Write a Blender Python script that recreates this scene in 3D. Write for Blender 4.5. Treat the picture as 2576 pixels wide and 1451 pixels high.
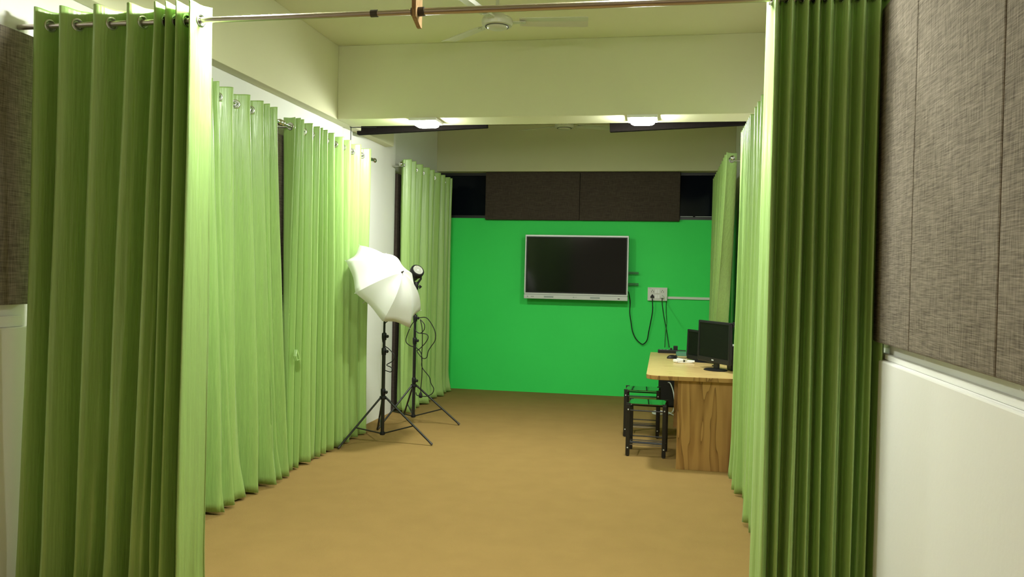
import bpy, bmesh, math, random
from mathutils import Vector, Matrix, noise as mnoise
for o in list(bpy.data.objects): bpy.data.objects.remove(o, do_unlink=True)
S = bpy.context.scene
COL = S.collection
PI = math.pi

# ------------------------------------------------------------------ camera
cam_d = bpy.data.cameras.new('camera'); cam = bpy.data.objects.new('camera', cam_d); COL.objects.link(cam)
R3 = ((0.9828366, 0.1832093, 0.0215982), (0.0242336, -0.0121580, -0.9996324), (-0.1828794, 0.9829987, -0.0163891))
right, down, fwd = [Vector(r) for r in R3]
mw = Matrix.Identity(4)
for i in range(3):
    mw[i][0] = right[i]; mw[i][1] = -down[i]; mw[i][2] = -fwd[i]
mw[2][3] = 1.55
cam.matrix_world = mw
cam_d.sensor_width = 36.0; cam_d.sensor_fit = 'HORIZONTAL'; cam_d.lens = 2058.0/2576*36
cam_d.clip_start = 0.02; cam_d.clip_end = 60
S.camera = cam

# ------------------------------------------------------------------ world, exposure
w = bpy.data.worlds.new('night'); S.world = w; w.use_nodes = True
w.node_tree.nodes['Background'].inputs['Color'].default_value = (0.006, 0.009, 0.016, 1)
w.node_tree.nodes['Background'].inputs['Strength'].default_value = 1.0
vs = S.view_settings
vs.view_transform = 'Standard'; vs.look = 'None'; vs.gamma = 1.0; vs.use_curve_mapping = False
vs.exposure = 1.70
LAMP = 115.0         # radiance of the LED diffusers
LAMP_REAR = 12.0     # the dimmer pair over the camera's bay

# ------------------------------------------------------------------ materials
def srgb(r, g, b):
    f = lambda c: (c/255/12.92) if c/255 <= .04045 else ((c/255+.055)/1.055)**2.4
    return (f(r), f(g), f(b), 1)
def mat(name, col, rough=.6, metal=0, spec=.5, noise=None, bump=None, sheen=0, coat=0):
    """noise=(scale, amount, stretch) colour mottling, bump=(scale, strength, stretch)"""
    m = bpy.data.materials.new(name); m.use_nodes = True
    nt = m.node_tree; N = nt.nodes; L = nt.links
    p = N['Principled BSDF']
    p.inputs['Base Color'].default_value = col if len(col) == 4 else (*col, 1)
    p.inputs['Roughness'].default_value = rough; p.inputs['Metallic'].default_value = metal
    p.inputs['Specular IOR Level'].default_value = spec
    p.inputs['Sheen Weight'].default_value = sheen; p.inputs['Coat Weight'].default_value = coat
    if noise or bump:
        tc = N.new('ShaderNodeTexCoord')
    if noise:
        mp = N.new('ShaderNodeMapping'); mp.inputs['Scale'].default_value = noise[2]
        nz = N.new('ShaderNodeTexNoise'); nz.inputs['Scale'].default_value = noise[0]; nz.inputs['Detail'].default_value = 5
        L.new(tc.outputs['Object'], mp.inputs['Vector']); L.new(mp.outputs['Vector'], nz.inputs['Vector'])
        mx = N.new('ShaderNodeMix'); mx.data_type = 'RGBA'
        c = p.inputs['Base Color'].default_value[:]
        a = noise[1]
        mx.inputs[6].default_value = (c[0]*(1-a), c[1]*(1-a), c[2]*(1-a), 1)
        mx.inputs[7].default_value = (min(1, c[0]*(1+a)), min(1, c[1]*(1+a)), min(1, c[2]*(1+a)), 1)
        L.new(nz.outputs['Fac'], mx.inputs[0]); L.new(mx.outputs[2], p.inputs['Base Color'])
    if bump:
        mp2 = N.new('ShaderNodeMapping'); mp2.inputs['Scale'].default_value = bump[2]
        n2 = N.new('ShaderNodeTexNoise'); n2.inputs['Scale'].default_value = bump[0]; n2.inputs['Detail'].default_value = 4
        L.new(tc.outputs['Object'], mp2.inputs['Vector']); L.new(mp2.outputs['Vector'], n2.inputs['Vector'])
        bp = N.new('ShaderNodeBump'); bp.inputs['Strength'].default_value = bump[1]; bp.inputs['Distance'].default_value = .01
        L.new(n2.outputs['Fac'], bp.inputs['Height']); L.new(bp.outputs['Normal'], p.inputs['Normal'])
    return m
U1 = (1, 1, 1)
M = {}
M['paint'] = mat('wall_paint', (.70, .695, .48, 1), .75, spec=.3, noise=(2.0, .03, U1), bump=(60, .04, U1))
M['white_wall'] = mat('white_wall_paint', (.88, .88, .85, 1), .7, spec=.3, noise=(1.5, .03, U1), bump=(40, .06, U1))
M['green'] = mat('chroma_green_paint', (.052, .86, .145, 1), .6, spec=.3, noise=(1.3, .05, U1), bump=(90, .05, U1))
M['carpet'] = mat('tan_carpet', (.345, .222, .080, 1), .95, spec=.05, noise=(5, .10, U1), bump=(400, .5, U1))
M['black'] = mat('black_metal', (.012, .012, .012, 1), .35, spec=.5)
M['blackplastic'] = mat('black_plastic', (.011, .011, .012, 1), .42, spec=.3)
M['screen'] = mat('dark_glass_screen', (.008, .008, .009, 1), .09, spec=.4)
M['monitor'] = mat('monitor_screen', (.005, .006, .006, 1), .18, spec=.25)
M['chrome'] = mat('chrome', (.62, .62, .60, 1), .18, metal=1)
M['steel'] = mat('brushed_steel', (.50, .45, .42, 1), .28, metal=1)
M['rubber'] = mat('brown_plastic', (.05, .04, .035, 1), .5)
M['silver'] = mat('silver_frame', (.66, .69, .70, 1), .35, metal=.2)
M['grille'] = mat('grey_grille', (.36, .42, .42, 1), .6)
M['whiteplastic'] = mat('white_plastic', (.80, .80, .78, 1), .35)
M['fan'] = mat('fan_enamel', (.56, .55, .42, 1), .3, noise=(6, .06, U1))
M['pvc'] = mat('white_pvc', (.80, .82, .78, 1), .4)
M['greenglass'] = mat('black_glass_top', (.010, .016, .012, 1), .04, spec=1.0, coat=1)
M['window'] = mat('night_pane', (.004, .006, .011, 1), .10, spec=.12)
M['winframe'] = mat('dark_frame', (.02, .02, .02, 1), .4)
M['reflector'] = mat('reflector', (.9, .9, .88, 1), .2, metal=.6)
M['boxglass'] = mat('green_box', (.08, .22, .15, 1), .2)

def wood(name, c1, c2, c3, stretch, scale, rough=.4):
    m = bpy.data.materials.new(name); m.use_nodes = True
    nt = m.node_tree; N = nt.nodes; L = nt.links; p = N['Principled BSDF']
    tc = N.new('ShaderNodeTexCoord'); mp = N.new('ShaderNodeMapping'); mp.inputs['Scale'].default_value = stretch
    L.new(tc.outputs['Object'], mp.inputs['Vector'])
    n1 = N.new('ShaderNodeTexNoise'); n1.inputs['Scale'].default_value = scale; n1.inputs['Detail'].default_value = 3; n1.inputs['Distortion'].default_value = .5
    L.new(mp.outputs['Vector'], n1.inputs['Vector'])
    # contour lines of a stretched noise = cathedral grain
    mt = N.new('ShaderNodeMath'); mt.operation = 'MULTIPLY'; mt.inputs[1].default_value = 9.0
    L.new(n1.outputs['Fac'], mt.inputs[0])
    fr = N.new('ShaderNodeMath'); fr.operation = 'FRACT'; L.new(mt.outputs[0], fr.inputs[0])
    n2 = N.new('ShaderNodeTexNoise'); n2.inputs['Scale'].default_value = scale*9; n2.inputs['Detail'].default_value = 3
    L.new(mp.outputs['Vector'], n2.inputs['Vector'])
    ad = N.new('ShaderNodeMath'); ad.operation = 'MULTIPLY_ADD'; ad.inputs[1].default_value = .35; 
    L.new(n2.outputs['Fac'], ad.inputs[0]); L.new(fr.outputs[0], ad.inputs[2])
    cr = N.new('ShaderNodeValToRGB')
    e = cr.color_ramp.elements
    e[0].position = .12; e[0].color = c3; e[1].position = 1.25; e[1].color = c1
    x = e.new(.26); x.color = c2
    x = e.new(.75); x.color = c1
    L.new(ad.outputs[0], cr.inputs[0]); L.new(cr.outputs[0], p.inputs['Base Color'])
    p.inputs['Roughness'].default_value = rough
    return m
M['wood'] = wood('teak_laminate', (.46, .255, .085, 1), (.32, .16, .048, 1), (.13, .06, .018, 1), (1.0, 1.0, .10), 4.2)
M['woodtop'] = wood('teak_laminate_top', (.64, .47, .20, 1), (.54, .37, .14, 1), (.40, .26, .09, 1), (.22, 1.6, 1.0), 4.5, .3)
M['ply'] = wood('plywood', (.42, .27, .13, 1), (.30, .17, .07, 1), (.16, .08, .03, 1), (2, 6, .4), 9, .8)

def fabric_panel(name, c1, c2):
    m = bpy.data.materials.new(name); m.use_nodes = True
    nt = m.node_tree; N = nt.nodes; L = nt.links; p = N['Principled BSDF']
    tc = N.new('ShaderNodeTexCoord')
    fs = []
    for sc in ((14, 14, 260), (260, 260, 14)):
        mp = N.new('ShaderNodeMapping'); mp.inputs['Scale'].default_value = sc
        nz = N.new('ShaderNodeTexNoise'); nz.inputs['Scale'].default_value = 1.0; nz.inputs['Detail'].default_value = 2
        L.new(tc.outputs['Object'], mp.inputs['Vector']); L.new(mp.outputs['Vector'], nz.inputs['Vector']); fs.append(nz)
    ad = N.new('ShaderNodeMath'); ad.operation = 'ADD'
    L.new(fs[0].outputs['Fac'], ad.inputs[0]); L.new(fs[1].outputs['Fac'], ad.inputs[1])
    hf = N.new('ShaderNodeMapRange'); hf.inputs['From Min'].default_value = .6; hf.inputs['From Max'].default_value = 1.4
    L.new(ad.outputs[0], hf.inputs['Value'])
    mx = N.new('ShaderNodeMix'); mx.data_type = 'RGBA'
    mx.inputs[6].default_value = c1; mx.inputs[7].default_value = c2
    L.new(hf.outputs['Result'], mx.inputs[0]); L.new(mx.outputs[2], p.inputs['Base Color'])
    bp = N.new('ShaderNodeBump'); bp.inputs['Strength'].default_value = .35; bp.inputs['Distance'].default_value = .004
    L.new(hf.outputs['Result'], bp.inputs['Height']); L.new(bp.outputs['Normal'], p.inputs['Normal'])
    p.inputs['Roughness'].default_value = .95; p.inputs['Specular IOR Level'].default_value = .1
    return m
M['panel'] = fabric_panel('acoustic_weave', (.090, .074, .058, 1), (.34, .295, .235, 1))
M['baffle'] = fabric_panel('near_black_weave', (.007, .005, .0045, 1), (.014, .011, .010, 1))  # same weave pattern as the panels, in near-black, for the hanging ones
M['shadepanel'] = fabric_panel('shaded_acoustic_weave', (.040, .030, .025, 1), (.10, .078, .066, 1))  # darker copy of the panel weave, with the shade put into its colour

def cloth(name, col, trans, rough=.42, tw=.3, spec=.5, scale=(22, 22, 1.6), bstr=.35, streak=0):
    m = bpy.data.materials.new(name); m.use_nodes = True
    nt = m.node_tree; N = nt.nodes; L = nt.links; p = N['Principled BSDF']; out = N['Material Output']
    tc = N.new('ShaderNodeTexCoord'); mp = N.new('ShaderNodeMapping'); mp.inputs['Scale'].default_value = scale
    nz = N.new('ShaderNodeTexNoise'); nz.inputs['Scale'].default_value = 2.2; nz.inputs['Detail'].default_value = 4
    L.new(tc.outputs['Object'], mp.inputs['Vector']); L.new(mp.outputs['Vector'], nz.inputs['Vector'])
    bp = N.new('ShaderNodeBump'); bp.inputs['Strength'].default_value = bstr; bp.inputs['Distance'].default_value = .012
    L.new(nz.outputs['Fac'], bp.inputs['Height']); L.new(bp.outputs['Normal'], p.inputs['Normal'])
    p.inputs['Base Color'].default_value = col; p.inputs['Roughness'].default_value = rough
    if streak:
        m2 = N.new('ShaderNodeMapping'); m2.inputs['Scale'].default_value = (80, 80, .4)
        n2 = N.new('ShaderNodeTexNoise'); n2.inputs['Scale'].default_value = 1.0; n2.inputs['Detail'].default_value = 3
        L.new(tc.outputs['Object'], m2.inputs['Vector']); L.new(m2.outputs['Vector'], n2.inputs['Vector'])
        rm = N.new('ShaderNodeMapRange'); rm.inputs['From Min'].default_value = .35; rm.inputs['From Max'].default_value = .65
        L.new(n2.outputs['Fac'], rm.inputs['Value'])
        cm = N.new('ShaderNodeMix'); cm.data_type = 'RGBA'
        cm.inputs[6].default_value = tuple(c*(1-streak) for c in col[:3])+(1,)
        cm.inputs[7].default_value = tuple(min(1, c*(1+streak)) for c in col[:3])+(1,)
        L.new(rm.outputs['Result'], cm.inputs[0]); L.new(cm.outputs[2], p.inputs['Base Color'])
        rr = N.new('ShaderNodeMapRange'); rr.inputs['To Min'].default_value = rough+.08; rr.inputs['To Max'].default_value = rough-.06
        L.new(rm.outputs['Result'], rr.inputs['Value']); L.new(rr.outputs['Result'], p.inputs['Roughness'])
    p.inputs['Specular IOR Level'].default_value = spec
    p.inputs['Sheen Weight'].default_value = .15; p.inputs['Sheen Roughness'].default_value = .4
    tr = N.new('ShaderNodeBsdfTranslucent'); tr.inputs['Color'].default_value = trans
    mx = N.new('ShaderNodeMixShader'); mx.inputs[0].default_value = tw
    L.new(p.outputs[0], mx.inputs[1]); L.new(tr.outputs[0], mx.inputs[2]); L.new(mx.outputs[0], out.inputs['Surface'])
    return m
M['curtain'] = cloth('green_satin_curtain', (.385, .60, .185, 1), (.34, .62, .09, 1), tw=.09, rough=.33, spec=.8, bstr=.38, streak=.06)
M['umbrella'] = cloth('white_umbrella_nylon', (.88, .88, .86, 1), (.85, .86, .84, 1), rough=.5, tw=.4, spec=.3, scale=(3, 3, 3), bstr=.05)

def emis(name, col, strength):
    m = bpy.data.materials.new(name); m.use_nodes = True
    p = m.node_tree.nodes['Principled BSDF']
    p.inputs['Base Color'].default_value = (.9, .9, .9, 1)
    p.inputs['Emission Color'].default_value = col; p.inputs['Emission Strength'].default_value = strength
    return m
M['led'] = emis('led_diffuser', (.97, 1.0, .90, 1), LAMP)
M['led_rear'] = emis('led_diffuser_rear', (1.0, .64, .36, 1), LAMP_REAR)

# ------------------------------------------------------------------ mesh helpers
class MB:
    def __init__(s): s.v = []; s.f = []
    def add(s, vs, fs):
        b = len(s.v); s.v += [tuple(v) for v in vs]; s.f += [tuple(b+i for i in f) for f in fs]; return s
    def box(s, a, b, mtx=None):
        x0, y0, z0 = a; x1, y1, z1 = b
        vs = [Vector(p) for p in ((x0,y0,z0),(x1,y0,z0),(x1,y1,z0),(x0,y1,z0),(x0,y0,z1),(x1,y0,z1),(x1,y1,z1),(x0,y1,z1))]
        if mtx: vs = [mtx @ v for v in vs]
        return s.add(vs, [(3,2,1,0),(4,5,6,7),(0,1,5,4),(1,2,6,5),(2,3,7,6),(3,0,4,7)])
    def tube(s, pts, r, n=8, caps=True):
        pts = [Vector(p) for p in pts]
        rs = r if isinstance(r, (list, tuple)) else [r]*len(pts)
        rings = []; prev = None
        for i, p in enumerate(pts):
            t = (pts[min(i+1, len(pts)-1)]-pts[max(i-1, 0)]).normalized()
            if prev is None:
                a = Vector((0,0,1)) if abs(t.z) < .9 else Vector((1,0,0))
                x = t.cross(a).normalized()
            else:
                x = (prev - t*prev.dot(t)).normalized()
            prev = x; y = t.cross(x)
            rings.append([p + (x*math.cos(2*PI*k/n)+y*math.sin(2*PI*k/n))*rs[i] for k in range(n)])
        vs = [v for r_ in rings for v in r_]; fs = []
        for i in range(len(pts)-1):
            for k in range(n):
                fs.append((i*n+k, i*n+(k+1) % n, (i+1)*n+(k+1) % n, (i+1)*n+k))
        if caps:
            fs.append(tuple(reversed(range(n)))); fs.append(tuple((len(pts)-1)*n+k for k in range(n)))
        return s.add(vs, fs)
    def lathe(s, prof, origin=(0,0,0), axis=(0,0,1), n=24):
        """prof: list of (radius, height) along axis"""
        ax = Vector(axis).normalized(); o = Vector(origin)
        a = Vector((0,0,1)) if abs(ax.z) < .9 else Vector((1,0,0))
        x = ax.cross(a).normalized(); y = ax.cross(x)
        vs = []; fs = []
        for r, h in prof:
            for k in range(n):
                t = 2*PI*k/n
                vs.append(o + ax*h + (x*math.cos(t)+y*math.sin(t))*r)
        for i in range(len(prof)-1):
            for k in range(n):
                fs.append((i*n+k, i*n+(k+1) % n, (i+1)*n+(k+1) % n, (i+1)*n+k))
        if prof[0][0] > 1e-6: fs.append(tuple(reversed(range(n))))
        if prof[-1][0] > 1e-6: fs.append(tuple((len(prof)-1)*n+k for k in range(n)))
        return s.add(vs, fs)
    def build(s, name, m, parent=None, smooth=False, bevel=0, seg=2, loc=None):
        me = bpy.data.meshes.new(name); me.from_pydata(s.v, [], s.f); me.update()
        bm = bmesh.new(); bm.from_mesh(me); bmesh.ops.remove_doubles(bm, verts=bm.verts, dist=1e-6)
        bmesh.ops.recalc_face_normals(bm, faces=bm.faces)
        if bevel:
            bmesh.ops.bevel(bm, geom=[e for e in bm.edges if len(e.link_faces) == 2 and e.calc_face_angle(0) > .5], offset=bevel, segments=seg, affect='EDGES', profile=.5)
        if smooth:
            for f in bm.faces: f.smooth = True
            for e in bm.edges:
                if len(e.link_faces) == 2 and e.calc_face_angle(0) > .7: e.smooth = False
        bm.to_mesh(me); bm.free()
        o = bpy.data.objects.new(name, me); COL.objects.link(o)
        me.materials.append(M[m] if isinstance(m, str) else m)
        if parent: 
            o.parent = parent
        if loc: o.location = loc
        return o
def tag(o, label=None, cat=None, group=None, kind=None):
    if label: o['label'] = label
    if cat: o['category'] = cat
    if group: o['group'] = group
    if kind: o['kind'] = kind
    return o
def empty(name, label, cat, loc=(0,0,0), rz=0, group=None):
    o = bpy.data.objects.new(name, None); COL.objects.link(o); o.location = loc; o.rotation_euler = (0,0,rz)
    o.empty_display_size = .1
    return tag(o, label, cat, group)
def dup(root, loc, rz=0, label=None):
    r = root.copy(); COL.objects.link(r); r.location = loc; r.rotation_euler = (0,0,rz)
    if label: r['label'] = label
    for ch in list(root.children):
        c = ch.copy(); COL.objects.link(c); c.parent = r
        for g in list(ch.children):
            d = g.copy(); COL.objects.link(d); d.parent = c
    return r
def struct(name, mb, m, bevel=0):
    return tag(mb.build(name, m, bevel=bevel), kind='structure')

# ------------------------------------------------------------------ the room
XL, XR, YB, YF, ZC = -2.95, .84, 10.73, -3.2, 3.52
struct('floor', MB().box((XL-.2, YF-.1, -.1), (XR+.2, YB+.25, 0)), 'carpet')
struct('ceiling', MB().box((XL-.2, YF-.1, ZC), (XR+.2, YB+.25, ZC+.1)), 'paint')
wl = MB(); wl.box((XL-.2, YF, 0), (XL, 8.66, ZC)); wl.box((XL-.2, 8.66, 0), (XL-.08, YB+.25, ZC))
struct('wall_left', wl, 'white_wall')
struct('wall_right', MB().box((XR, YF, 0), (XR+.2, YB+.25, ZC)), 'white_wall')
struct('wall_rear', MB().box((XL-.2, YF-.2, 0), (XR+.2, YF, ZC)), 'white_wall')
# back wall: green up to the window sill, solid again behind the header boards
bwl = struct('wall_back', MB().box((XL-.1, YB, 0), (XR, YB+.2, 2.305)), 'green')
pier = MB().box((-2.30, YB, 2.305), (.10, YB+.2, 2.92)).build('pier', 'winframe', bwl)
# dado: thicker lower walls with a rough plaster ledge in the near bay
d1 = MB().box((.80, YF, 0), (XR, 3.50, 1.262)); d1.box((.82, YF, 1.262), (XR, 3.48, 1.285))
struct('trim_1', d1, 'white_wall', .006)
d2 = MB().box((XL, YF, 0), (-2.918, 3.36, 1.262)); d2.box((XL, YF, 1.262), (-2.935, 3.33, 1.315))
struct('trim_2', d2, 'white_wall', .005)
# beams
struct('trim_3', MB().box((-2.85, 3.23, 2.88), (XR, 3.57, ZC)), 'paint', .004)
struct('trim_4', MB().box((-2.85, 6.78, 2.88), (XR, 7.12, ZC)), 'paint', .004)
struct('trim_5', MB().box((XL-.08, 10.60, 2.915), (XR, YB+.2, ZC)), 'paint', .004)
struct('trim_6', MB().box((XL, YF, 2.88), (-2.85, 8.30, ZC)), 'paint', .004)
struct('trim_7', MB().box((-2.85, -.28, 2.88), (XR, .06, ZC)), 'paint', .004)
# windows at the top of the back wall
for n, (x0, x1) in ((1, (XL-.08, -2.30)), (2, (.10, XR))):
    fr = MB()
    fr.box((x0, YB+.05, 2.305), (x1, YB+.11, 2.345)); fr.box((x0, YB+.05, 2.88), (x1, YB+.11, 2.92))
    fr.box((x0, YB+.05, 2.345), (x0+.04, YB+.11, 2.88)); fr.box((x1-.04, YB+.05, 2.345), (x1, YB+.11, 2.88))
    fo = struct('window_%d' % n, fr, 'winframe')
    MB().box((x0+.04, YB+.075, 2.345), (x1-.04, YB+.081, 2.88)).build('pane', 'window', fo)
    if n == 2:
        MB().box((x0+.08, YB+.046, 2.350), (.34, YB+.052, 2.354)).build('bead', 'silver', fo)
        MB().box((.37, YB+.046, 2.350), (x1-.05, YB+.052, 2.354)).build('bead', 'silver', fo)

# ------------------------------------------------------------------ acoustic panels
def apanel(a, b, label, group='brown fabric acoustic panels', rot=None, fab='panel'):
    a = Vector(a); b = Vector(b); c = (a+b)/2; h = (b-a)/2
    o = MB().box(-h, h).build('acoustic_panel', fab, bevel=.006)
    o.location = c
    if rot: o.rotation_euler = rot
    return tag(o, label, 'acoustic panel', group)
for (y0, y1), lab in zip(((2.873, 3.56), (2.158, 2.869), (1.443, 2.154)), (
        'brown woven acoustic panel on the right wall, next to the gathered curtain',
        'wide brown woven acoustic panel on the right wall, second from the gathered curtain',
        'brown woven acoustic panel at the very right edge of the photo')):
    apanel((.79, y0, 1.327), (XR-.002, y1, 2.591), lab)
apanel((XL+.002, 2.60, 1.367), (-2.90, 3.34, 2.607), 'brown woven acoustic panel on the left wall, at the left edge of the photo')
apanel((-2.369, 10.655, 2.282), (-1.114, 10.725, 2.910), 'shade-toned acoustic panel above the wall screen, left of the pair', fab='shadepanel')
apanel((-1.110, 10.655, 2.282), (.170, 10.725, 2.910), 'shade-toned acoustic panel above the wall screen, right of the pair', fab='shadepanel')
apanel((XL+.002, 5.05, 1.36), (-2.90, 5.72, 2.585), 'shade-toned acoustic panel showing through the gap between two left curtains', fab='shadepanel')
apanel((XL+.002, 5.73, 1.36), (-2.90, 6.44, 2.585), 'acoustic panel behind the left window curtains', )
apanel((XL-.078, 8.672, .02), (-2.922, 9.30, 2.645), 'tall narrow shade-toned acoustic panel beside the white pillar', fab='shadepanel')
apanel((.79, 7.9, 1.40), (XR-.002, 9.2, 2.66), 'brown acoustic panel on the right wall, behind the computer screens')
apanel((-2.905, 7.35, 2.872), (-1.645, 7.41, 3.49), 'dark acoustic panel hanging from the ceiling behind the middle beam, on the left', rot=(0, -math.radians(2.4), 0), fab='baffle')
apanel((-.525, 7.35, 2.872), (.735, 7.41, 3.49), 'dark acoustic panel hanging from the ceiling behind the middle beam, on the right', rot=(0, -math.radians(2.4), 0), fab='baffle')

# ------------------------------------------------------------------ LED ceiling lights
def light(x, y, label, m='led', s=.115):
    t = empty('ceiling_light', label, 'ceiling light', (x, y, 2.88), 0, 'square surface LED lights under the beams')
    f = MB(); f.box((-s*1.06, -s*1.06, -.024), (s*1.06, s*1.06, 0)); f.build('frame', 'whiteplastic', t, bevel=.003)
    # pillowed diffuser: superellipse rings
    rings = []; n = 32
    for r, h in ((.86, -.024), (.87, -.034), (.84, -.046), (.70, -.055), (.35, -.059)):
        ring = []
        for k in range(n):
            a = 2*PI*k/n; c, q = math.cos(a), math.sin(a)
            e = .38
            ring.append((s*r*math.copysign(abs(c)**e, c), s*r*math.copysign(abs(q)**e, q), h))
        rings.append(ring)
    vs = [v for r in rings for v in r]; fs = []
    for i in range(len(rings)-1):
        for k in range(n): fs.append((i*n+k, i*n+(k+1) % n, (i+1)*n+(k+1) % n, (i+1)*n+k))
    fs.append(tuple((len(rings)-1)*n+k for k in range(n)))
    MB().add(vs, fs).build('diffuser', m, t, smooth=True)
    return t
light(-2.07, 6.875, 'lit square LED light under the middle beam, on the left')
light(-.21, 6.875, 'lit square LED light under the middle beam, on the right')
light(-1.85, 3.40, 'lit LED light above the near left curtain, at the top edge of the photo')
light(-.15, 3.40, 'lit LED light above the near steel rod, at the top edge of the photo')
light(-2.07, -.11, 'LED light on the beam over the near bay, left, outside the photo', 'led_rear')
light(-.15, -.11, 'LED light on the beam over the near bay, right, outside the photo', 'led_rear')

# ------------------------------------------------------------------ ceiling fans
def fan(x, y, z, a0, label):
    t = empty('ceiling_fan', label, 'ceiling fan', (x, y, z), 0, 'cream three-bladed ceiling fans')
    MB().lathe([(.0, -.045), (.055, -.043), (.068, -.036), (.072, -.028), (.098, -.024), (.104, -.008), (.104, .012), (.096, .026), (.060, .036), (.050, .052), (.0, .056)], n=40).build('motor_housing', 'fan', t, smooth=True)
    MB().lathe([(.074, -.030), (.078, -.032), (.080, -.029)], n=40).build('housing_ring', 'rubber', t, smooth=True)
    MB().lathe([(.012, .05), (.012, ZC-z-.05)], n=12).build('downrod', 'fan', t, smooth=True)
    MB().lathe([(.0, ZC-z-.085), (.03, ZC-z-.08), (.055, ZC-z-.02), (.06, ZC-z), (0, ZC-z)], n=24).build('canopy', 'fan', t, smooth=True)
    for k in range(3):
        a = a0 + (0, 2.30, 4.40)[k]; mt = Matrix.Rotation(a, 4, 'Z')
        b = MB(); tw = math.radians(-11)
        prof = ((.15, .050), (.20, .056), (.40, .062), (.58, .066), (.60, .060))
        top = []; 
        for r, hw in prof:
            for sgn in (-1, 0, 1):
                zz = sgn*hw*math.sin(tw) + (.006 if sgn == 0 else 0)
                top.append(mt @ Vector((r, sgn*hw*math.cos(tw), zz+.004)))
        bot = [v - Vector((0, 0, .004)) for v in top]
        n = len(prof); fs = []
        for i in range(n-1):
            for j in range(2):
                q = (i*3+j, i*3+j+1, (i+1)*3+j+1, (i+1)*3+j)
                fs.append(q); fs.append(tuple(reversed([v+3*n for v in q])))
            for j in (0, 2):
                fs.append((i*3+j, (i+1)*3+j, (i+1)*3+j+3*n, i*3+j+3*n))
        for i in (0, n-1):
            for j in range(2):
                fs.append((i*3+j, i*3+j+1, i*3+j+1+3*n, i*3+j+3*n))
        bl = b.add(top+bot, fs).build('blade', 'fan', t)
        ir = MB().box((.085, -.022, -.004), (.19, .022, .001), mt)
        for sx, sy in ((.165, -.012), (.165, .012), (.18, 0)):
            ir.lathe([(.004, -.007), (.004, -.004)], mt @ Vector((sx, sy, 0)), n=8)
        ir.build('blade_iron', 'fan', bl)
    return t
f1 = fan(-1.13, 5.33, 3.22, math.radians(6), 'cream ceiling fan behind the near steel rod')
fan(-1.12, 8.95, 3.20, math.radians(20), 'cream ceiling fan in the far bay, its edge just under the middle beam')

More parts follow.
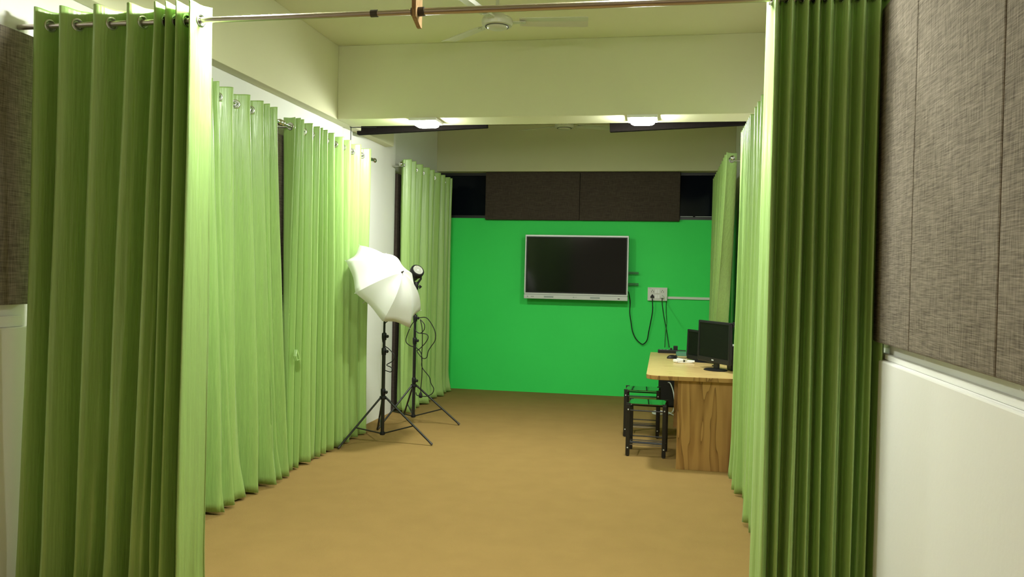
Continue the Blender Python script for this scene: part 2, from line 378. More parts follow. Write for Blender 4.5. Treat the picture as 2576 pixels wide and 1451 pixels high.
# ------------------------------------------------------------------ curtains
def curtain(label, axis, rod, zrod, crests, front, A=(.055, .075), ztop=None, zbot=.012, seed=0, ends=(.5, .5), hem=0.0,
            shift=0.0, wob=.35, skip_eye=(), end_sag=(0, 0), group='pale green eyelet curtains', lean=0.0, shift_end=0.0, last_gap=None):
    """axis 'x'|'y': the direction the curtain runs; rod: the other coordinate; front: +1/-1 where the folds face"""
    rnd = random.Random(seed)
    if ztop is None: ztop = zrod+.072
    c = list(crests); N = len(c)
    c_ext = [c[0]-(c[1]-c[0])] + c + [c[-1]+(last_gap or (c[-1]-c[-2]))]
    u0, u1 = -ends[0], N-1+ends[1]
    spp = 28
    nu = int((u1-u0)*spp)+1
    zs = []
    z = ztop
    while z > zrod-.06: zs.append(z); z -= .0085
    nlow = 46
    zs += [zrod-.06 + (zbot-(zrod-.06))*(k/nlow) for k in range(nlow+1)]
    cr_r = [rnd.uniform(-1, 1) for _ in range(N+6)]
    am_r = [rnd.uniform(-1, 1) for _ in range(N+6)]
    ph_r = [rnd.uniform(0, 6.28) for _ in range(N+6)]
    mean = (c[-1]-c[0])/max(1, N-1)
    def lerp_at(arr, u):
        i = int(math.floor(u)); f = u-i
        f = f*f*(3-2*f)
        return arr[(i+2) % len(arr)]*(1-f)+arr[(i+3) % len(arr)]*f
    def sbase(u):
        i = max(-1, min(N-1, int(math.floor(u)))); f = u-i
        a = c_ext[i+1]; b = c_ext[min(i+2, N+1)]
        return a+(b-a)*f, abs(b-a)
    s0, s1 = c[0]-mean*ends[0], c[-1]+mean*ends[1]
    def point(u, z):
        v = max(0.0, (zrod-.04-z)/(zrod-.04-zbot)) if z < zrod-.04 else 0.0
        s, per = sbase(u)
        uni = s0+(s1-s0)*(u-u0)/(u1-u0)
        k = .35*v
        s = s*(1-k)+uni*k
        ss = v**.8
        s += per*wob*.45*ss*lerp_at(cr_r, u+.5)
        amp = A[0]+(A[1]-A[0])*min(1, v*1.5)
        amp *= 1+.30*ss*lerp_at(am_r, u+.25)
        ph = 2*PI*u
        d = amp*(.90*math.cos(ph)+.10*math.cos(3*ph)+.02*math.cos(5*ph))
        sg = math.copysign(1, c[-1]-c[0])
        s += sg*per*.03*math.sin(2*ph)*(1-.5*ss)
        # secondary folds that wander down the cloth
        d += amp*.26*ss*math.sin(2*ph+lerp_at(ph_r, u)+1.3*v)
        d += amp*.15*ss*math.sin(3.1*ph+2*lerp_at(ph_r, u+1)+3.0*v)
        s += per*.05*math.sin(5*v+lerp_at(ph_r, u+.7))*v
        # hem: small kinks where the cloth touches down
        hb = max(0.0, (v-.90)/.10)
        d += hem*hb**1.5*(1+.5*math.cos(ph)) + hb*amp*.18*math.sin(2.6*ph+lerp_at(ph_r, u+.3)*2)
        d += lean*v
        if v > 0:
            d += (.0035*ss+.010*max(0, v-.82)/.18)*mnoise.noise(Vector((s*11, z*2.0, seed*3.7)))+.004*ss*mnoise.noise(Vector((s*31, z*1.1, seed*1.9)))
        if shift:
            t = (s-s0)/(s1-s0)
            s += shift*(v**1.2)*max(0.0, 1-t)**1.2
        if shift_end:
            t = max(0.0, (s-s0)/(s1-s0))
            s += shift_end*(v**1.2)*t**1.5
        zz = z
        if v == 0.0:      # the heading flops a little between the rings
            zz = z - .006*(1-math.cos(2*ph))*.5*max(0, (z-zrod)/.07)
        if hb > 0: zz = z + .010*hb*(.5+.5*math.sin(1.7*ph+cr_r[0]*3))
        if axis == 'x': return Vector((s, rod+front*d, zz))
        return Vector((rod+front*d, s, zz))
    us = [u0+(u1-u0)*i/(nu-1) for i in range(nu)]
    verts = [point(u, z) for z in zs for u in us]
    eyes = []
    u = math.ceil((u0-.25)*2)/2+.25
    while u < u1-.08:
        if u > u0+.08: eyes.append(u)
        u += .5
    eyp = []
    for ue in eyes:
        p = point(ue, zrod); a = point(ue-.015, zrod); b = point(ue+.015, zrod)
        tdir = (b-a).normalized(); eyp.append((p, tdir.cross(Vector((0, 0, 1))).normalized()))
    faces = []
    for j in range(len(zs)-1):
        near = zs[j] < zrod+.04 and zs[j+1] > zrod-.04
        for i in range(nu-1):
            q = (j*nu+i, j*nu+i+1, (j+1)*nu+i+1, (j+1)*nu+i)
            if near:
                cc = (verts[q[0]]+verts[q[1]]+verts[q[2]]+verts[q[3]])/4
                if any((cc-p).length < .0225 for p, n in eyp): continue
            faces.append(q)
    me = bpy.data.meshes.new('curtain'); me.from_pydata([tuple(v) for v in verts], [], faces); me.update()
    for p in me.polygons: p.use_smooth = True
    o = bpy.data.objects.new('curtain', me); COL.objects.link(o); me.materials.append(M['curtain'])
    sm = o.modifiers.new('thick', 'SOLIDIFY'); sm.thickness = .0022; sm.offset = 0
    tag(o, label, 'curtain', group)
    for p, n in eyp:
        MB().lathe([(.0195, -.003), (.0215, -.0045), (.027, -.0045), (.030, -.0025), (.030, .0025), (.027, .0045), (.0215, .0045), (.0195, .003), (.0195, -.003)], p, n, 20).build('eyelet', 'chrome', o, smooth=True)
    return o

c_near_left = curtain('darkish near green curtain on the steel rod, at the far left of the photo', 'x', 3.30, 2.640,
    [-2.815, -2.685, -2.510, -2.345, -2.215, -2.165, -2.115, -2.050], -1, A=(.058, .064), seed=3, ends=(.12, .5), wob=.28, last_gap=.075, shift=-.05, zbot=.015)
c_near_right = curtain('tightly gathered near green curtain beside the right acoustic panels', 'x', 3.30, 2.640,
    [.395, .452, .510, .548, .592, .655, .712, .768, .808], -1, A=(.032, .044), seed=8, ends=(.5, .3), wob=.5, zbot=.015)
curtain('bright green left window curtain just past the near curtain', 'y', -2.82, 2.642,
    [3.78, 3.99, 4.20, 4.42, 4.60, 4.675], 1, A=(.072, .080), seed=21, ends=(.4, .3), hem=.012, shift_end=.20, wob=.22)
curtain('green left window curtain ending at the dark gap', 'y', -2.82, 2.642,
    [4.841, 5.061, 5.248, 5.34, 5.454], 1, A=(.072, .082), seed=5, ends=(.7, .35), hem=.012, shift_end=.26, shift=.16, wob=.22)
c_mid = curtain('green left window curtain between the dark gap and the white pillar', 'y', -2.82, 2.642,
    [5.858, 5.914, 6.081, 6.218, 6.273, 6.369, 6.51, 6.71, 6.875, 7.117, 7.375], 1, A=(.062, .050), seed=33, ends=(.9, .35), hem=.0, wob=.3)
curtain('green curtain in the far left corner, next to the green wall', 'y', -2.82, 2.722,
    [8.62, 8.78, 9.04, 9.315, 9.518, 9.803, 10.008, 10.25, 10.36], 1, A=(.070, .064), seed=14, ends=(.30, .5), hem=.02)
curtain('green curtain on the right wall in front of the desk end, pleats stacked edge on', 'y', .625, 2.642,
    [5.96, 6.05, 6.14, 6.22, 6.31, 6.40, 6.49, 6.58, 6.66], -1, A=(.060, .068), seed=41, ends=(.4, .4), wob=.3)
curtain('sliver of green curtain on the right wall just behind the near gathered curtain', 'y', .625, 2.642,
    [3.95, 4.15, 4.35, 4.55, 4.75, 4.95, 5.15, 5.35, 5.55, 5.72], -1, A=(.055, .060), seed=52, ends=(.4, .4))
curtain('green curtain in the far right corner, its loose edge pulled back behind the screens', 'y', .615, 2.722,
    [8.42, 8.62, 8.85, 9.08, 9.30, 9.52, 9.75, 9.97, 10.20, 10.40], -1, A=(.055, .062), seed=60, ends=(.95, .5), shift=1.5)
tb = MB()
for dx in (0, .012):
    tb.tube([(-2.752+dx, 5.815, .945), (-2.742+dx, 5.825, .91), (-2.735+dx, 5.832, .872), (-2.74+dx, 5.80, .868), (-2.748+dx, 5.795, .90), (-2.752+dx, 5.815, .945)], .007, 6)
tb.build('tieback', 'curtain', c_mid)

# ------------------------------------------------------------------ curtain rods
def finial(par, p, ax):
    MB().lathe([(.0, .0), (.013, .0), (.016, .008), (.012, .016), (.019, .024), (.024, .036), (.024, .046), (.019, .056), (.010, .062), (0, .063)], p, ax, 20).build('finial', 'chrome', par, smooth=True)
def wallrod(label, x, y0, y1, z, wall, brackets, f=(1, 1), group='chrome curtain rods on the side walls'):
    t = empty('curtain_rod', label, 'curtain rod', (0, 0, 0), 0, group)
    MB().tube([(x, y0, z), (x, y1, z)], .0115, 14).build('pole', 'chrome', t, smooth=True)
    if f[0]: finial(t, (x, y0, z), (0, -1, 0))
    if f[1]: finial(t, (x, y1, z), (0, 1, 0))
    for y in brackets:
        b = MB().tube([(wall, y, z-.012), (x, y, z-.012)], .006, 8)
        sg = math.copysign(1, x-wall)
        b.box((min(wall, wall+sg*.006), y-.018, z-.05), (max(wall, wall+sg*.006), y+.018, z+.025))
        b.lathe([(.0125, -.010), (.017, -.010), (.017, .010), (.0125, .010), (.0125, -.010)], (x, y, z), (0, 1, 0), 14)
        b.build('bracket', 'chrome', t, smooth=True)
    return t
wallrod('chrome rod over the nearer left window curtains', -2.82, 3.72, 5.60, 2.642, XL, (3.74, 5.59))
wallrod('chrome rod with barrel finials from the dark gap to the white pillar', -2.82, 5.72, 7.60, 2.642, XL, (5.78, 7.57))
wallrod('chrome rod over the far left corner curtain', -2.82, 8.50, 10.56, 2.722, XL-.08, (8.56, 10.53), (1, 0))
wallrod('chrome rod over the near right wall curtains, mostly hidden by pleats', .625, 3.90, 6.72, 2.642, XR, (3.92, 6.70))
wallrod('chrome rod over the far right corner curtain', .615, 8.18, 10.56, 2.722, XR, (8.24, 10.53), (1, 0))
t = empty('curtain_rod', 'steel rod crossing the room at the top of the photo, hung from a plywood bracket', 'curtain rod')
MB().tube([(XL+.002, 3.30, 2.640), (-1.045, 3.30, 2.640)], .0125, 16).build('pole', 'steel', t, smooth=True)
MB().tube([(-1.045, 3.30, 2.640), (.838, 3.30, 2.640)], .0145, 16).build('pole', 'steel', t, smooth=True)
MB().tube([(-1.245, 3.30, 2.640), (-1.215, 3.30, 2.640)], .0155, 16).build('collar', 'rubber', t, smooth=True)
MB().tube([(-1.066, 3.30, 2.640), (-1.054, 3.30, 2.640)], .018, 16).build('collar', 'rubber', t, smooth=True)
MB().tube([(-1.036, 3.30, 2.640), (-1.010, 3.30, 2.640)], .019, 16).build('collar', 'rubber', t, smooth=True)
pb = [(3.262, 2.88), (3.352, 2.88), (3.352, 2.585), (3.335, 2.585), (3.262, 2.612)]
vs = [(x, y, z) for x in (-1.054, -1.036) for y, z in pb]; n = len(pb)
MB().add(vs, [tuple(range(n)), tuple(reversed(range(n, 2*n)))]+[(i, (i+1) % n, n+(i+1) % n, n+i) for i in range(n)]).build('bracket', 'ply', t)['label'] = 'plywood bracket'

# ------------------------------------------------------------------ wall screen
yF = 10.53
t = empty('wall_screen', 'large dark display panel with silver frame mounted on the green wall', 'television', (-1.127, 10.56, 1.25))
x0, x1, z0, z1 = -.668, .668, 0.0, .832
fr = MB(); bw = .022
fr.box((x0, -.03, z1-bw), (x1, .02, z1)); fr.box((x0, -.03, .058), (x1, .02, .078)); fr.box((x0, -.03, .078), (x0+bw*.7, .02, z1-bw)); fr.box((x1-bw*.7, -.03, .078), (x1, .02, z1-bw))
fr.build('frame', 'silver', t, bevel=.003)
bzl = MB(); a, b = x0+bw*.7, x1-bw*.7
bzl.box((a, -.024, .078), (b, -.012, .094)); bzl.box((a, -.024, z1-bw-.014), (b, -.012, z1-bw)); bzl.box((a, -.024, .094), (a+.014, -.012, z1-bw-.014)); bzl.box((b-.014, -.024, .094), (b, -.012, z1-bw-.014))
bzl.build('bezel', 'blackplastic', t)
MB().box((a+.012, -.018, .09), (b-.012, -.010, z1-bw-.01)).build('screen', 'screen', t)
MB().box((x0+.01, -.008, .02), (x1-.01, .05, z1-.01)).build('back_cover', 'blackplastic', t, bevel=.01)
bar = MB().box((x0-.004, -.036, 0), (x1+.004, .03, .056)).build('control_bar', 'silver', t, bevel=.005)
for cx in (-.345, .255):
    MB().box((cx-.062, -.038, .018), (cx+.062, -.035, .040)).build('speaker_grille', 'grille', bar, bevel=.0012)
MB().lathe([(.009, 0), (.009, .003)], (-.622, -.036, .028), (0, -1, 0), 16).build('power_button', 'grille', bar)
for cx in (-.572, -.550): MB().box((cx-.006, -.038, .026), (cx+.006, -.035, .031)).build('port', 'blackplastic', bar)
MB().box((.545, -.038, .020), (.572, -.035, .029)).build('port', 'blackplastic', bar)
lg = MB().lathe([(.008, 0), (.008, .0025)], (-.022, -.036, .030), (0, -1, 0), 14); lg.box((-.012, -.0385, .0275), (.022, -.036, .0315)); lg.build('logo', 'grille', bar)
MB().box((-.45, .05, .25), (.45, .165, .31)).build('wall_mount', 'black', t); MB().box((-.45, .05, .52), (.45, .165, .58)).build('wall_mount', 'black', t)
for zz in (.365, .220):
    for dz in (0, -.017):
        MB().box((.60, .10, zz+dz), (.80, .112, zz+dz+.009)).build('mount_arm', 'black', t)
for k in range(4): MB().box((x0-.010, -.012, .285+.012*k), (x0+.001, .0, .290+.012*k)).build('side_button', 'blackplastic', t)

# ------------------------------------------------------------------ switchboard, trunking, cables
t = empty('switchboard', 'white switch and socket box on the green wall right of the screen', 'switchboard', (-.084, YB, 1.262))
MB().box((-.123, -.045, 0), (.123, -.001, .168)).build('back_box', 'whiteplastic', t, bevel=.003)
pl = MB().box((-.124, -.055, -.001), (.124, -.044, .169)).build('face_plate', 'whiteplastic', t, bevel=.003)
for sx in (-.064, .062):
    for sz in (.118, .050):
        so = MB().box((sx-.028, -.0575, sz-.026), (sx+.028, -.0545, sz+.026)).build('socket', 'whiteplastic', t, bevel=.001)
        h = MB(); h.lathe([(.005, 0), (.005, .001)], (sx, -.0575, sz+.014), (0, -1, 0), 10)
        h.box((sx-.015, -.0585, sz-.013), (sx-.010, -.0573, sz+.005)); h.box((sx+.010, -.0585, sz-.013), (sx+.015, -.0573, sz+.005))
        h.build('socket_hole', 'blackplastic', so)
for sz in (.118, .050):
    for k in (-1, 1):
        b = MB(); cx = -.001+k*.0145
        b.add([(cx-.013, -.056, sz-.026), (cx+.013, -.056, sz-.026), (cx+.013, -.056, sz+.026), (cx-.013, -.056, sz+.026),
               (cx-.013, -.066, sz-.024), (cx+.013, -.066, sz-.024), (cx+.013, -.058, sz+.024), (cx-.013, -.058, sz+.024)],
              [(0,1,2,3), (4,5,6,7), (0,1,5,4), (1,2,6,5), (2,3,7,6), (3,0,4,7)])
        b.build('switch', 'whiteplastic', t)
MB().box((-.118, -.0565, .156), (-.080, -.0548, .159)).build('brand_strip', 'grille', t)
tag(MB().box((.045, 10.705, 1.286), (.80, 10.729, 1.318)).build('cable_trunking', 'pvc', bevel=.002), 'white cable trunking from the switchboard to the right curtain', 'trunking')

def smooth_pts(p, k=5):
    p = [Vector(q) for q in p]; out = []
    for i in range(len(p)-1):
        a = p[max(0, i-1)]; b = p[i]; c = p[i+1]; d = p[min(len(p)-1, i+2)]
        for j in range(k):
            t_ = j/k
            out.append(.5*((2*b)+(-a+c)*t_+(2*a-5*b+4*c-d)*t_*t_+(-a+3*b-3*c+d)*t_**3))
    out.append(p[-1]); return out
def cable(pts, r, label, m='blackplastic', name='cable', parent=None, cat='cable'):
    o = MB().tube(smooth_pts(pts), r, 7).build(name, m, parent, smooth=True)
    return tag(o, label, cat) if not parent else o
def plug(par, x, y, z, m='blackplastic'):
    return MB().add([(x-.026, y, z-.018), (x+.026, y, z-.018), (x+.026, y, z+.004), (x, y, z+.036), (x-.026, y, z+.004),
              (x-.016, y-.03, z-.012), (x+.016, y-.03, z-.012), (x+.016, y-.03, z+.002), (x, y-.03, z+.018), (x-.016, y-.03, z+.002)],
             [(0,1,2,3,4), (9,8,7,6,5), (0,1,6,5), (1,2,7,6), (2,3,8,7), (3,4,9,8), (4,0,5,9)]).build('plug', m, par, bevel=.003)
c = cable([(-.455,10.58,1.369),(-.446,10.62,1.345),(-.428,10.66,1.237),(-.431,10.68,1.105),(-.414,10.69,.985),(-.389,10.69,.854),(-.343,10.69,.759),(-.276,10.69,.699),(-.241,10.69,.700),(-.201,10.69,.752),(-.185,10.69,.848),(-.164,10.68,.969),(-.142,10.665,1.114),(-.142,10.655,1.210),(-.148,10.652,1.291)], .0065, 'black cable looping from the wall screen to the switchboard')
plug(c, -.148, 10.672, 1.312)
c = cable([(-.022,10.645,1.298),(-.019,10.494,1.218),(.004,10.189,1.091),(.034,9.796,.967),(.056,9.329,.860),(.067,8.805,.824)], .006, 'black cable from the lower right socket down to the desk power strip')
plug(c, -.022, 10.672, 1.306, 'whiteplastic')
cable([(.031,10.700,1.262),(.031,10.462,1.127),(.039,10.028,1.010),(.027,9.466,.912),(.021,8.805,.822)], .0045, 'thin dark cable hanging from the right end of the switchboard')
cable([(-2.62,7.135,2.872),(-2.855,7.13,2.872),(-2.862,7.13,2.86),(-2.862,7.13,2.40)], .004, 'thin black cable running under the middle beam and down the left wall')

# ------------------------------------------------------------------ desk
t = empty('desk', 'teak laminate desk with rounded corner along the right wall', 'desk', (0, 0, 0))
xa, ya, xb, yb = -.128, 6.725, .832, 8.84
pts = []
r = .11
for k in range(9):
    a = PI + (PI/2)*k/8
    pts.append((xa+r+r*math.cos(a), ya+r+r*math.sin(a)))
pts += [(xb, ya), (xb, yb), (xa, yb)]
n = len(pts)
vs = [(x, y, z) for z in (.726, .762) for x, y in pts]
top = MB().add(vs, [tuple(reversed(range(n))), tuple(range(n, 2*n))]+[(i, (i+1) % n, n+(i+1) % n, n+i) for i in range(n)]).build('desktop', 'woodtop', t, bevel=.004)
top.data.materials.append(M['wood'])
for p in top.data.polygons:
    if abs(p.normal.z) < .5: p.material_index = 1
MB().box((.128, 6.772, 0), (.83, 6.792, .726)).build('side_panel', 'wood', t, bevel=.001)
MB().box((.128, 8.70, 0), (.83, 8.72, .726)).build('side_panel', 'wood', t, bevel=.001)
MB().box((.62, 6.792, .30), (.638, 8.70, .726)).build('modesty_panel', 'wood', t)

def monitor(name, label, p0, p1, z0, z1, base=True, logo=False):
    a = Vector((*p0, 0)); b = Vector((*p1, 0)); L_ = (b-a).length
    ang = math.atan2(b.y-a.y, b.x-a.x); mid = (a+b)/2
    t = empty(name, label, 'monitor', (mid.x, mid.y, .762), ang)
    h0, h1 = z0-.762, z1-.762; w_ = L_/2
    fr = MB(); bz = .020
    fr.box((-w_, 0, h1-bz), (w_, .03, h1)); fr.box((-w_, 0, h0), (w_, .03, h0+.042)); fr.box((-w_, 0, h0+.042), (-w_+bz, .03, h1-bz)); fr.box((w_-bz, 0, h0+.042), (w_, .03, h1-bz))
    fr.build('bezel', 'blackplastic', t, bevel=.006)
    MB().box((-w_+bz-.002, .006, h0+.04), (w_-bz+.002, .02, h1-bz+.002)).build('screen', 'monitor', t)
    MB().box((-w_*.7, .025, h0+.05), (w_*.7, .06, h1-.05)).build('back_cover', 'blackplastic', t, bevel=.015)
    if logo: MB().box((-.018, -.0015, h0+.018), (.014, .0005, h0+.028)).build('logo', 'silver', t)
    if base:
        bm_ = MB(); n = 28
        bm_.lathe([(.0, 0), (.10, 0), (.10, .006), (.085, .012), (.03, .016), (0, .016)], (0, 0, 0), n=n)
        o = bm_.build('base', 'blackplastic', t, smooth=True); o.scale = (1.15, .95, 1); o.location = (0, .03, 0)
        MB().box((-.035, .03, .01), (.035, .05, h0+.12)).build('neck', 'blackplastic', t, bevel=.004)
    return t
monitor('monitor', 'front black monitor on the desk, turned towards the room', (.308, 7.50), (.548, 7.07), .828, 1.187, True, True)
t2 = monitor('monitor', 'second black monitor on the desk, half hidden behind the front one', (.232, 8.20), (.46, 7.80), .768, 1.058, True)
t = empty('webcam', 'small black webcam peeking over the front monitor', 'webcam', (.478, 7.62, .762))
MB().box((-.012, -.010, .385), (.016, .016, .432), Matrix.Rotation(.35, 4, 'Y')).build('head', 'blackplastic', t, bevel=.003)
MB().tube([(.148, 0, .372), (.05, .0, .20), (.0, .02, .0)], .006, 8).build('stem', 'blackplastic', t)
MB().lathe([(0, 0), (.035, 0), (.035, .008), (.01, .012), (0, .012)], (0, .02, 0)).build('foot', 'blackplastic', t)
t = empty('speaker', 'black desktop speaker behind the right edge of the front monitor', 'speaker', (.625, 7.36, .762), .2)
MB().box((-.055, -.07, 0), (.055, .07, .215)).build('cabinet', 'blackplastic', t, bevel=.008)
MB().lathe([(.036, 0), (.042, .006), (.036, .007), (.012, .001), (0, .004)], (0, -.07, .085), (0, -1, 0)).build('cone', 'rubber', t, smooth=True)
MB().box((-.05, -.06, .215), (.05, .06, .222)).build('top_plate', 'silver', t)
# power strip
t = empty('power_strip', 'black power strip at the back edge of the desk', 'power strip', (.095, 8.79, .762))
MB().box((-.145, -.028, 0), (.145, .028, .036)).build('body', 'blackplastic', t, bevel=.005)
MB().box((.015, -.016, .034), (.060, .016, .080)).build('adapter', 'blackplastic', t, bevel=.004)
MB().box((-.018, -.01, .034), (.004, .01, .056)).build('plug', 'blackplastic', t, bevel=.003)
for k in range(3): MB().lathe([(.012, .036), (.012, .0375)], (-.115+.035*k, 0, 0), n=12).build('outlet', 'grille', t)
# mouse
t = empty('computer_mouse', 'black computer mouse on the desk left of the screens', 'mouse', (.098, 8.22, .762), .5)
vs = []; fs = []; nu, nv = 16, 6
for j in range(nv+1):
    f = j/nv
    for k in range(nu):
        a = 2*PI*k/nu; rr = math.cos(f*PI/2)
        vs.append((.062*rr*math.cos(a)-(.01*f), .034*rr*math.sin(a), .036*math.sin(f*PI/2)))
for j in range(nv):
    for k in range(nu): fs.append((j*nu+k, j*nu+(k+1) % nu, (j+1)*nu+(k+1) % nu, (j+1)*nu+k))
fs.append(tuple(reversed(range(nu))))
MB().add(vs, fs).build('shell', 'blackplastic', t, smooth=True)
MB().box((.028, -.004, .022), (.046, .004, .034)).build('scroll_wheel', 'rubber', t, bevel=.002)
MB().tube(smooth_pts([(.06, 0, .006), (.12, -.03, .005), (.18, .02, .005), (.24, -.02, .005)]), .003, 6).build('cord', 'blackplastic', t, smooth=True)
tag(MB().box((.135, 8.50, .762), (.255, 8.62, .802)).build('small_box', 'boxglass', bevel=.003), 'small greenish box on the desk behind the mouse', 'box')
t = empty('adapter_bundle', 'white cable adapter bundle lying on the desk in front of the screens', 'cable bundle', (.185, 7.86, .764))
MB().box((-.085, -.035, 0), (-.005, .035, .030), Matrix.Rotation(.5, 4, 'Z')).build('adapter', 'whiteplastic', t, bevel=.010)
MB().box((.03, -.02, .004), (.115, .006, .024), Matrix.Rotation(-.15, 4, 'Z')).build('adapter', 'whiteplastic', t, bevel=.006)
MB().box((.0, -.028, .004), (.022, .0, .022)).build('connector', 'blackplastic', t, bevel=.003)
MB().tube(smooth_pts([(-.08, -.03, .005), (-.02, -.07, .005), (.05, -.06, .005), (.09, -.03, .005), (.10, .02, .005), (.06, .05, .005), (0, .05, .012), (-.05, .02, .034), (-.02, -.02, .034), (.04, -.03, .028)]), .0035, 6).build('cord', 'whiteplastic', t, smooth=True)

# PC tower and cable coil under the desk
t = empty('computer_tower', 'black computer tower on the floor behind the desk', 'computer', (.06, 10.20, 0))
MB().box((-.10, -.20, .012), (.10, .20, .44)).build('case', 'blackplastic', t, bevel=.006)
MB().box((-.098, -.206, .03), (.098, -.199, .43)).build('front_panel', 'black', t, bevel=.003)
MB().box((-.085, -.210, .335), (-.02, -.205, .405)).build('drive_bay', 'rubber', t)
MB().lathe([(.010, 0), (.010, .004)], (-.052, -.210, .372), (0, -1, 0)).build('power_button', 'silver', t)
for sx in (-.08, .08):
    for sy in (-.16, .16): MB().lathe([(.015, 0), (.015, .012)], (sx, sy, 0), n=12).build('foot', 'rubber', t)
pts = []
for k in range(60):
    a = k*.42; rr = .085+.012*math.sin(k*.9)
    pts.append((.0+rr*1.05*math.cos(a), 9.50+rr*1.2*math.sin(a), .006+.0012*(k//15)*3))
pts += [(.13, 9.42, .01), (.17, 9.30, .008), (.22, 9.22, .006), (.27, 9.25, .006)]
o = cable(pts, .005, 'white cable coil on the carpet between the stools and desk', 'whiteplastic', 'cable_coil')
cable([(.075, 9.995, .30), (.10, 9.90, .30), (.135, 9.75, .22), (.15, 9.62, .10), (.13, 9.52, .03), (.09, 9.46, .018)], .006, 'white cable hanging from the computer tower', 'whiteplastic')
MB().lathe([(.0, 0), (.022, .0), (.026, .02), (.018, .04), (0, .042)], (.22, 9.08, .005)).build('connector', 'blackplastic', o)

# ------------------------------------------------------------------ stools
t = empty('stool', 'near black stool with glossy glass top beside the desk', 'stool', (-.118, 7.30, 0), math.radians(-3), 'two black glass-topped stools')
W, D, H = .155, .148, .452
for sx in (-1, 1):
    for sy in (-1, 1):
        x, y = sx*W, sy*D
        lg = MB().box((x-.017, y-.011, .008), (x+.017, y+.011, H)).build('leg', 'black', t, bevel=.003)
        MB().lathe([(.011, 0), (.011, .008)], (x, y, 0), n=12).build('foot', 'rubber', lg)
        for zz in (.075, H-.045):
            MB().lathe([(.0065, 0), (.0055, .003), (0, .0035)], (x, y-.011, zz), (0, -1, 0), 12).build('bolt', 'silver', lg)
MB().box((-W-.002, -D-.004, H), (W+.002, D+.004, H+.008)).build('seat', 'greenglass', t, bevel=.002)
for sx in (-1, 1):
    for sy in (-1, 1):
        x, y = sx*W, sy*D
        MB().box((x-.018, y-.012, H), (x+.018, y+.012, H+.012)).build('corner_clip', 'black', t, bevel=.002)
for zz, rr in ((.125, .005), (.40, .006)):
    for sy in (-1, 1): MB().tube([(-W, sy*D, zz), (W, sy*D, zz)], rr, 8).build('rail', 'black', t, smooth=True)
    for sx in (-1, 1): MB().tube([(sx*W, -D, zz), (sx*W, D, zz)], rr, 8).build('rail', 'black', t, smooth=True)
for k in range(4):
    y = -D+2*D*(k+.5)/4
    MB().tube([(-W, y, .095), (W, y, .095)], .004, 8).build('rung', 'steel' if k == 0 else 'black', t, smooth=True)
dup(t, (-.185, 8.165, 0), math.radians(-1), 'far black stool with glossy glass top, behind the near one')

# ------------------------------------------------------------------ light stands
def stand(label, cx, cy, feet, zcol, ztop, locks, group='black tripod light stands'):
    t = empty('light_stand', label, 'light stand', (cx, cy, 0), 0, group)
    MB().tube([(0, 0, .06), (0, 0, locks[0])], .0165, 14).build('lower_tube', 'black', t, smooth=True)
    MB().tube([(0, 0, locks[0]-.02), (0, 0, locks[1])], .0135, 14).build('middle_tube', 'black', t, smooth=True)
    MB().tube([(0, 0, locks[1]-.02), (0, 0, ztop)], .0105, 14).build('upper_tube', 'black', t, smooth=True)
    for k, zz in enumerate(locks+(zcol+.055,)):
        c_ = MB().lathe([(.012, -.038), (.020, -.036), (.022, -.01), (.022, .022), (.017, .030), (.012, .032)], (0, 0, zz), n=16).build('collar', 'blackplastic', t, smooth=True)
        MB().lathe([(.006, .015), (.006, .034), (.013, .036), (.015, .050), (.010, .054), (0, .054)], (0, 0, zz), (.8, -.5, 0), 12).build('knob', 'blackplastic', c_, smooth=True)
    MB().lathe([(.012, -.016), (.030, -.014), (.034, 0), (.030, .014), (.012, .016)], (0, 0, zcol), n=18).build('leg_hub', 'blackplastic', t, smooth=True)
    MB().lathe([(.012, -.014), (.024, -.012), (.026, .0), (.022, .014), (.012, .016)], (0, 0, .075), n=18).build('brace_hub', 'blackplastic', t, smooth=True)
    for fx, fy in feet:
        d = Vector((fx-cx, fy-cy, 0)); dn = d.normalized()
        a = Vector((0, 0, zcol)) + dn*.032; b = Vector((d.x, d.y, .010))
        lg = MB().tube([a, b], .0095, 10).build('leg', 'black', t, smooth=True)
        MB().tube([b-(b-a).normalized()*.03, b], .0118, 10).build('rubber_foot', 'rubber', lg, smooth=True)
        m_ = a.lerp(b, .60)
        MB().tube([Vector((0, 0, .078))+dn*.022, m_], .0062, 8).build('brace', 'black', t, smooth=True)
    return t
s1 = stand('black light stand in front, holding the white umbrella', -2.508, 7.14, ((-2.758, 6.712), (-2.018, 7.086), (-2.73, 7.63)), .402, 1.43, (.83, .967))
s2 = stand('black light stand behind, with the round lamp head and hanging cables', -2.515, 8.10, ((-2.74, 7.68), (-2.025, 8.116), (-2.735, 8.46)), .388, 1.395, (.855, 1.088))
# swivel holder at the top of the umbrella stand
MB().lathe([(.012, -.03), (.022, -.03), (.026, 0), (.026, .03), (.012, .05), (0, .05)], (0, 0, 1.41), n=16).tube([(0, 0, 1.415), (-.022, -.082, 1.385)], .012, 10).build('swivel_holder', 'blackplastic', s1, smooth=True)

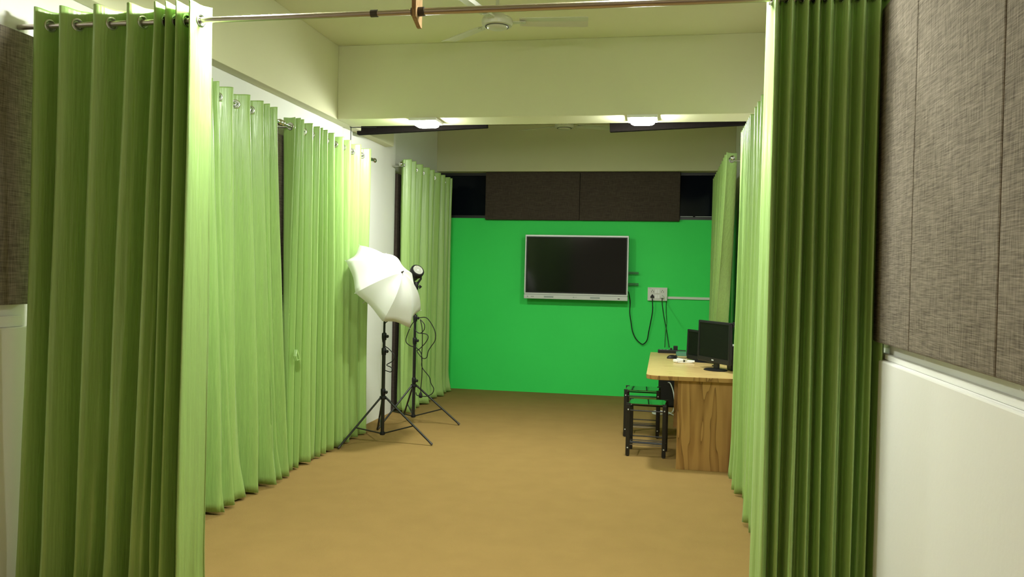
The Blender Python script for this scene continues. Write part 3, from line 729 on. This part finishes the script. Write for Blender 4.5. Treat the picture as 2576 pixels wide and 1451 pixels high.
# umbrella
n_ = Vector((.7884, -.2786, .5485)).normalized(); u_ = Vector((-.5625, .0346, .8261)); u_ = (u_-n_*u_.dot(n_)).normalized(); v_ = n_.cross(u_)
if v_.dot(Vector((-.424, -.893, -.148))) < 0: v_ = -v_
C_ = Vector((-2.484, 7.053, 1.425)); RU, HU = .442, .2315
t = empty('umbrella', 'white shoot-through photo umbrella tilted on the front light stand', 'umbrella', C_)
SUB = 8; NR = 10; vs = []; fs = []
def upt(rad, ang):
    k = ang/(PI/4); f = k-math.floor(k); sag = math.sin(PI*f)
    edge = 1-.14*sag*rad**2
    r = RU*rad*edge
    h = HU*(1-(rad)**2*(.82+.18*rad)) - .022*sag*math.sin(PI*min(1, rad))*1.0
    return u_*(r*math.cos(ang))+v_*(r*math.sin(ang))+n_*h
nA = 8*SUB
vs.append(n_*HU)
for j in range(1, NR+1):
    for k in range(nA): vs.append(upt(j/NR, 2*PI*k/nA))
for k in range(nA): fs.append((0, 1+k, 1+(k+1) % nA))
for j in range(NR-1):
    for k in range(nA): fs.append((1+j*nA+k, 1+(j+1)*nA+k, 1+(j+1)*nA+(k+1) % nA, 1+j*nA+(k+1) % nA))
can = MB().add(vs, fs).build('canopy', 'umbrella', t, smooth=False)
for k, p in enumerate(can.data.polygons): p.use_smooth = True
for e in can.data.edges:
    a, b = e.vertices
    ia, ib = (a-1) % nA, (b-1) % nA
    if a and b and ia == ib and ia % SUB == 0: e.use_edge_sharp = True
sm = can.modifiers.new('thick', 'SOLIDIFY'); sm.thickness = .0012; sm.offset = 1
for k in range(8):
    a = 2*PI*k/8
    rb = MB().tube([upt(j/NR, a)-n_*.004 for j in range(0, NR+1)]+[upt(1, a)+(u_*math.cos(a)+v_*math.sin(a))*.012], .0022, 6).build('rib', 'silver', t, smooth=True)
    MB().tube([n_*.05, upt(.5, a)-n_*.006], .0016, 6).build('stretcher', 'silver', t, smooth=True)
MB().tube([n_*(HU+.022), n_*-.30], .0042, 8).build('shaft', 'silver', t, smooth=True)
MB().lathe([(.0, .026), (.005, .024), (.007, .006), (.011, .002), (.011, -.002)], n_*(HU), n_, 12).build('ferrule', 'rubber', t, smooth=True)
MB().tube([n_*.03, n_*.075], .010, 10).build('runner', 'blackplastic', t, smooth=True)

# lamp head on the rear stand
hn = Vector((.588, -.552, .591)).normalized(); hc = Vector((-2.505, 8.085, 1.560))
t = empty('studio_light', 'round black studio lamp head on the rear light stand', 'studio light', hc)
MB().lathe([(0, -.11), (.040, -.108), (.048, -.095), (.052, -.05), (.068, -.02), (.072, .0), (.072, .028), (.066, .036), (.054, .036), (.052, .020), (.0, .020)], (0,0,0), hn, 32).build('housing', 'blackplastic', t, smooth=True)
MB().lathe([(.0535, .0365), (.0535, .040), (.046, .040), (.034, .022), (.018, .0205), (.0, .0205)], (0,0,0), hn, 32).build('reflector', 'reflector', t, smooth=True)
MB().lathe([(.016, .020), (.016, .030), (.010, .036), (0, .038)], (0,0,0), hn, 16).build('bulb', 'whiteplastic', t, smooth=True)
for sg in (-1, 1):
    sd = hn.cross(Vector((0,0,1))).normalized()*sg
    MB().tube([sd*.060+hn*-.02, sd*.052+Vector((0,0,-.07)), sd*.018+Vector((-.004,.006,-.115))], [.012, .011, .012], 8).build('yoke', 'blackplastic', t, smooth=True)
MB().lathe([(.012, -.185), (.022, -.18), (.024, -.15), (.026, -.12), (.016, -.10), (0, -.10)], (-.006, .010, 0), n=16).build('swivel_mount', 'blackplastic', t, smooth=True)
kn = MB().lathe([(.005, 0), (.005, .03), (.014, .032), (.014, .042), (.005, .044), (.005, .056), (0, .057)], (.010, .0, -.152), (.93, -.3, .05), 12)
kn.box((.036, -.016, -.172), (.044, -.008, -.132)); kn.build('wing_knob', 'blackplastic', t, smooth=True)

# cables hanging on the stands
r_ = .0046
c = cable([(-2.487,8.04,1.077),(-2.536,8.04,1.014),(-2.583,8.04,.898),(-2.587,8.04,.840),(-2.541,8.04,.803),(-2.481,8.04,.787),(-2.431,8.04,.741),(-2.415,8.04,.675),(-2.413,8.04,.589),(-2.337,8.04,.497),(-2.316,8.04,.431),(-2.285,8.04,.376),(-2.299,8.04,.327),(-2.353,8.04,.296),(-2.412,8.04,.293),(-2.462,8.04,.301),(-2.472,8.04,.329)], r_, 'long black cable looped low on the rear light stand')
c = cable([(-2.495,8.075,1.082),(-2.392,8.05,1.099),(-2.332,8.05,1.044),(-2.286,8.05,.955),(-2.284,8.05,.869),(-2.327,8.05,.801),(-2.355,8.05,.752),(-2.369,8.05,.690),(-2.408,8.05,.679),(-2.453,8.05,.720),(-2.474,8.05,.757),(-2.454,8.05,.768),(-2.387,8.05,.837),(-2.358,8.05,.895),(-2.379,8.05,.928),(-2.448,8.05,.935),(-2.473,8.05,.939)], r_, 'black cable in a wide loop right of the rear light stand')
c = cable([(-2.495,8.078,1.081),(-2.512,8.065,1.023),(-2.501,8.06,.966),(-2.451,8.06,.934),(-2.407,8.06,.969),(-2.403,8.06,1.026),(-2.450,8.07,1.073),(-2.447,8.07,1.06),(-2.430,8.07,.987),(-2.424,8.07,.844),(-2.429,8.07,.700),(-2.422,8.07,.576),(-2.424,8.07,.461),(-2.432,8.07,.365),(-2.431,8.07,.317)], r_, 'black power cable hanging straight down with its plug, on the rear light stand')
MB().lathe([(0, 0), (.016, .004), (.020, .02), (.014, .05), (.006, .062), (0, .063)], (-2.431, 8.07, .268)).build('plug', 'blackplastic', c, smooth=True)
cable([(-2.471,7.12,1.106),(-2.502,7.12,1.075),(-2.506,7.12,1.033),(-2.491,7.115,.986),(-2.504,7.11,.956),(-2.512,7.11,.922),(-2.489,7.11,.880),(-2.453,7.11,.856),(-2.408,7.12,.807),(-2.398,7.12,.773),(-2.424,7.12,.738),(-2.472,7.12,.706),(-2.432,7.12,.687),(-2.418,7.12,.662),(-2.436,7.12,.644),(-2.484,7.12,.655)], .0042, 'thin black cable curling down the front light stand')
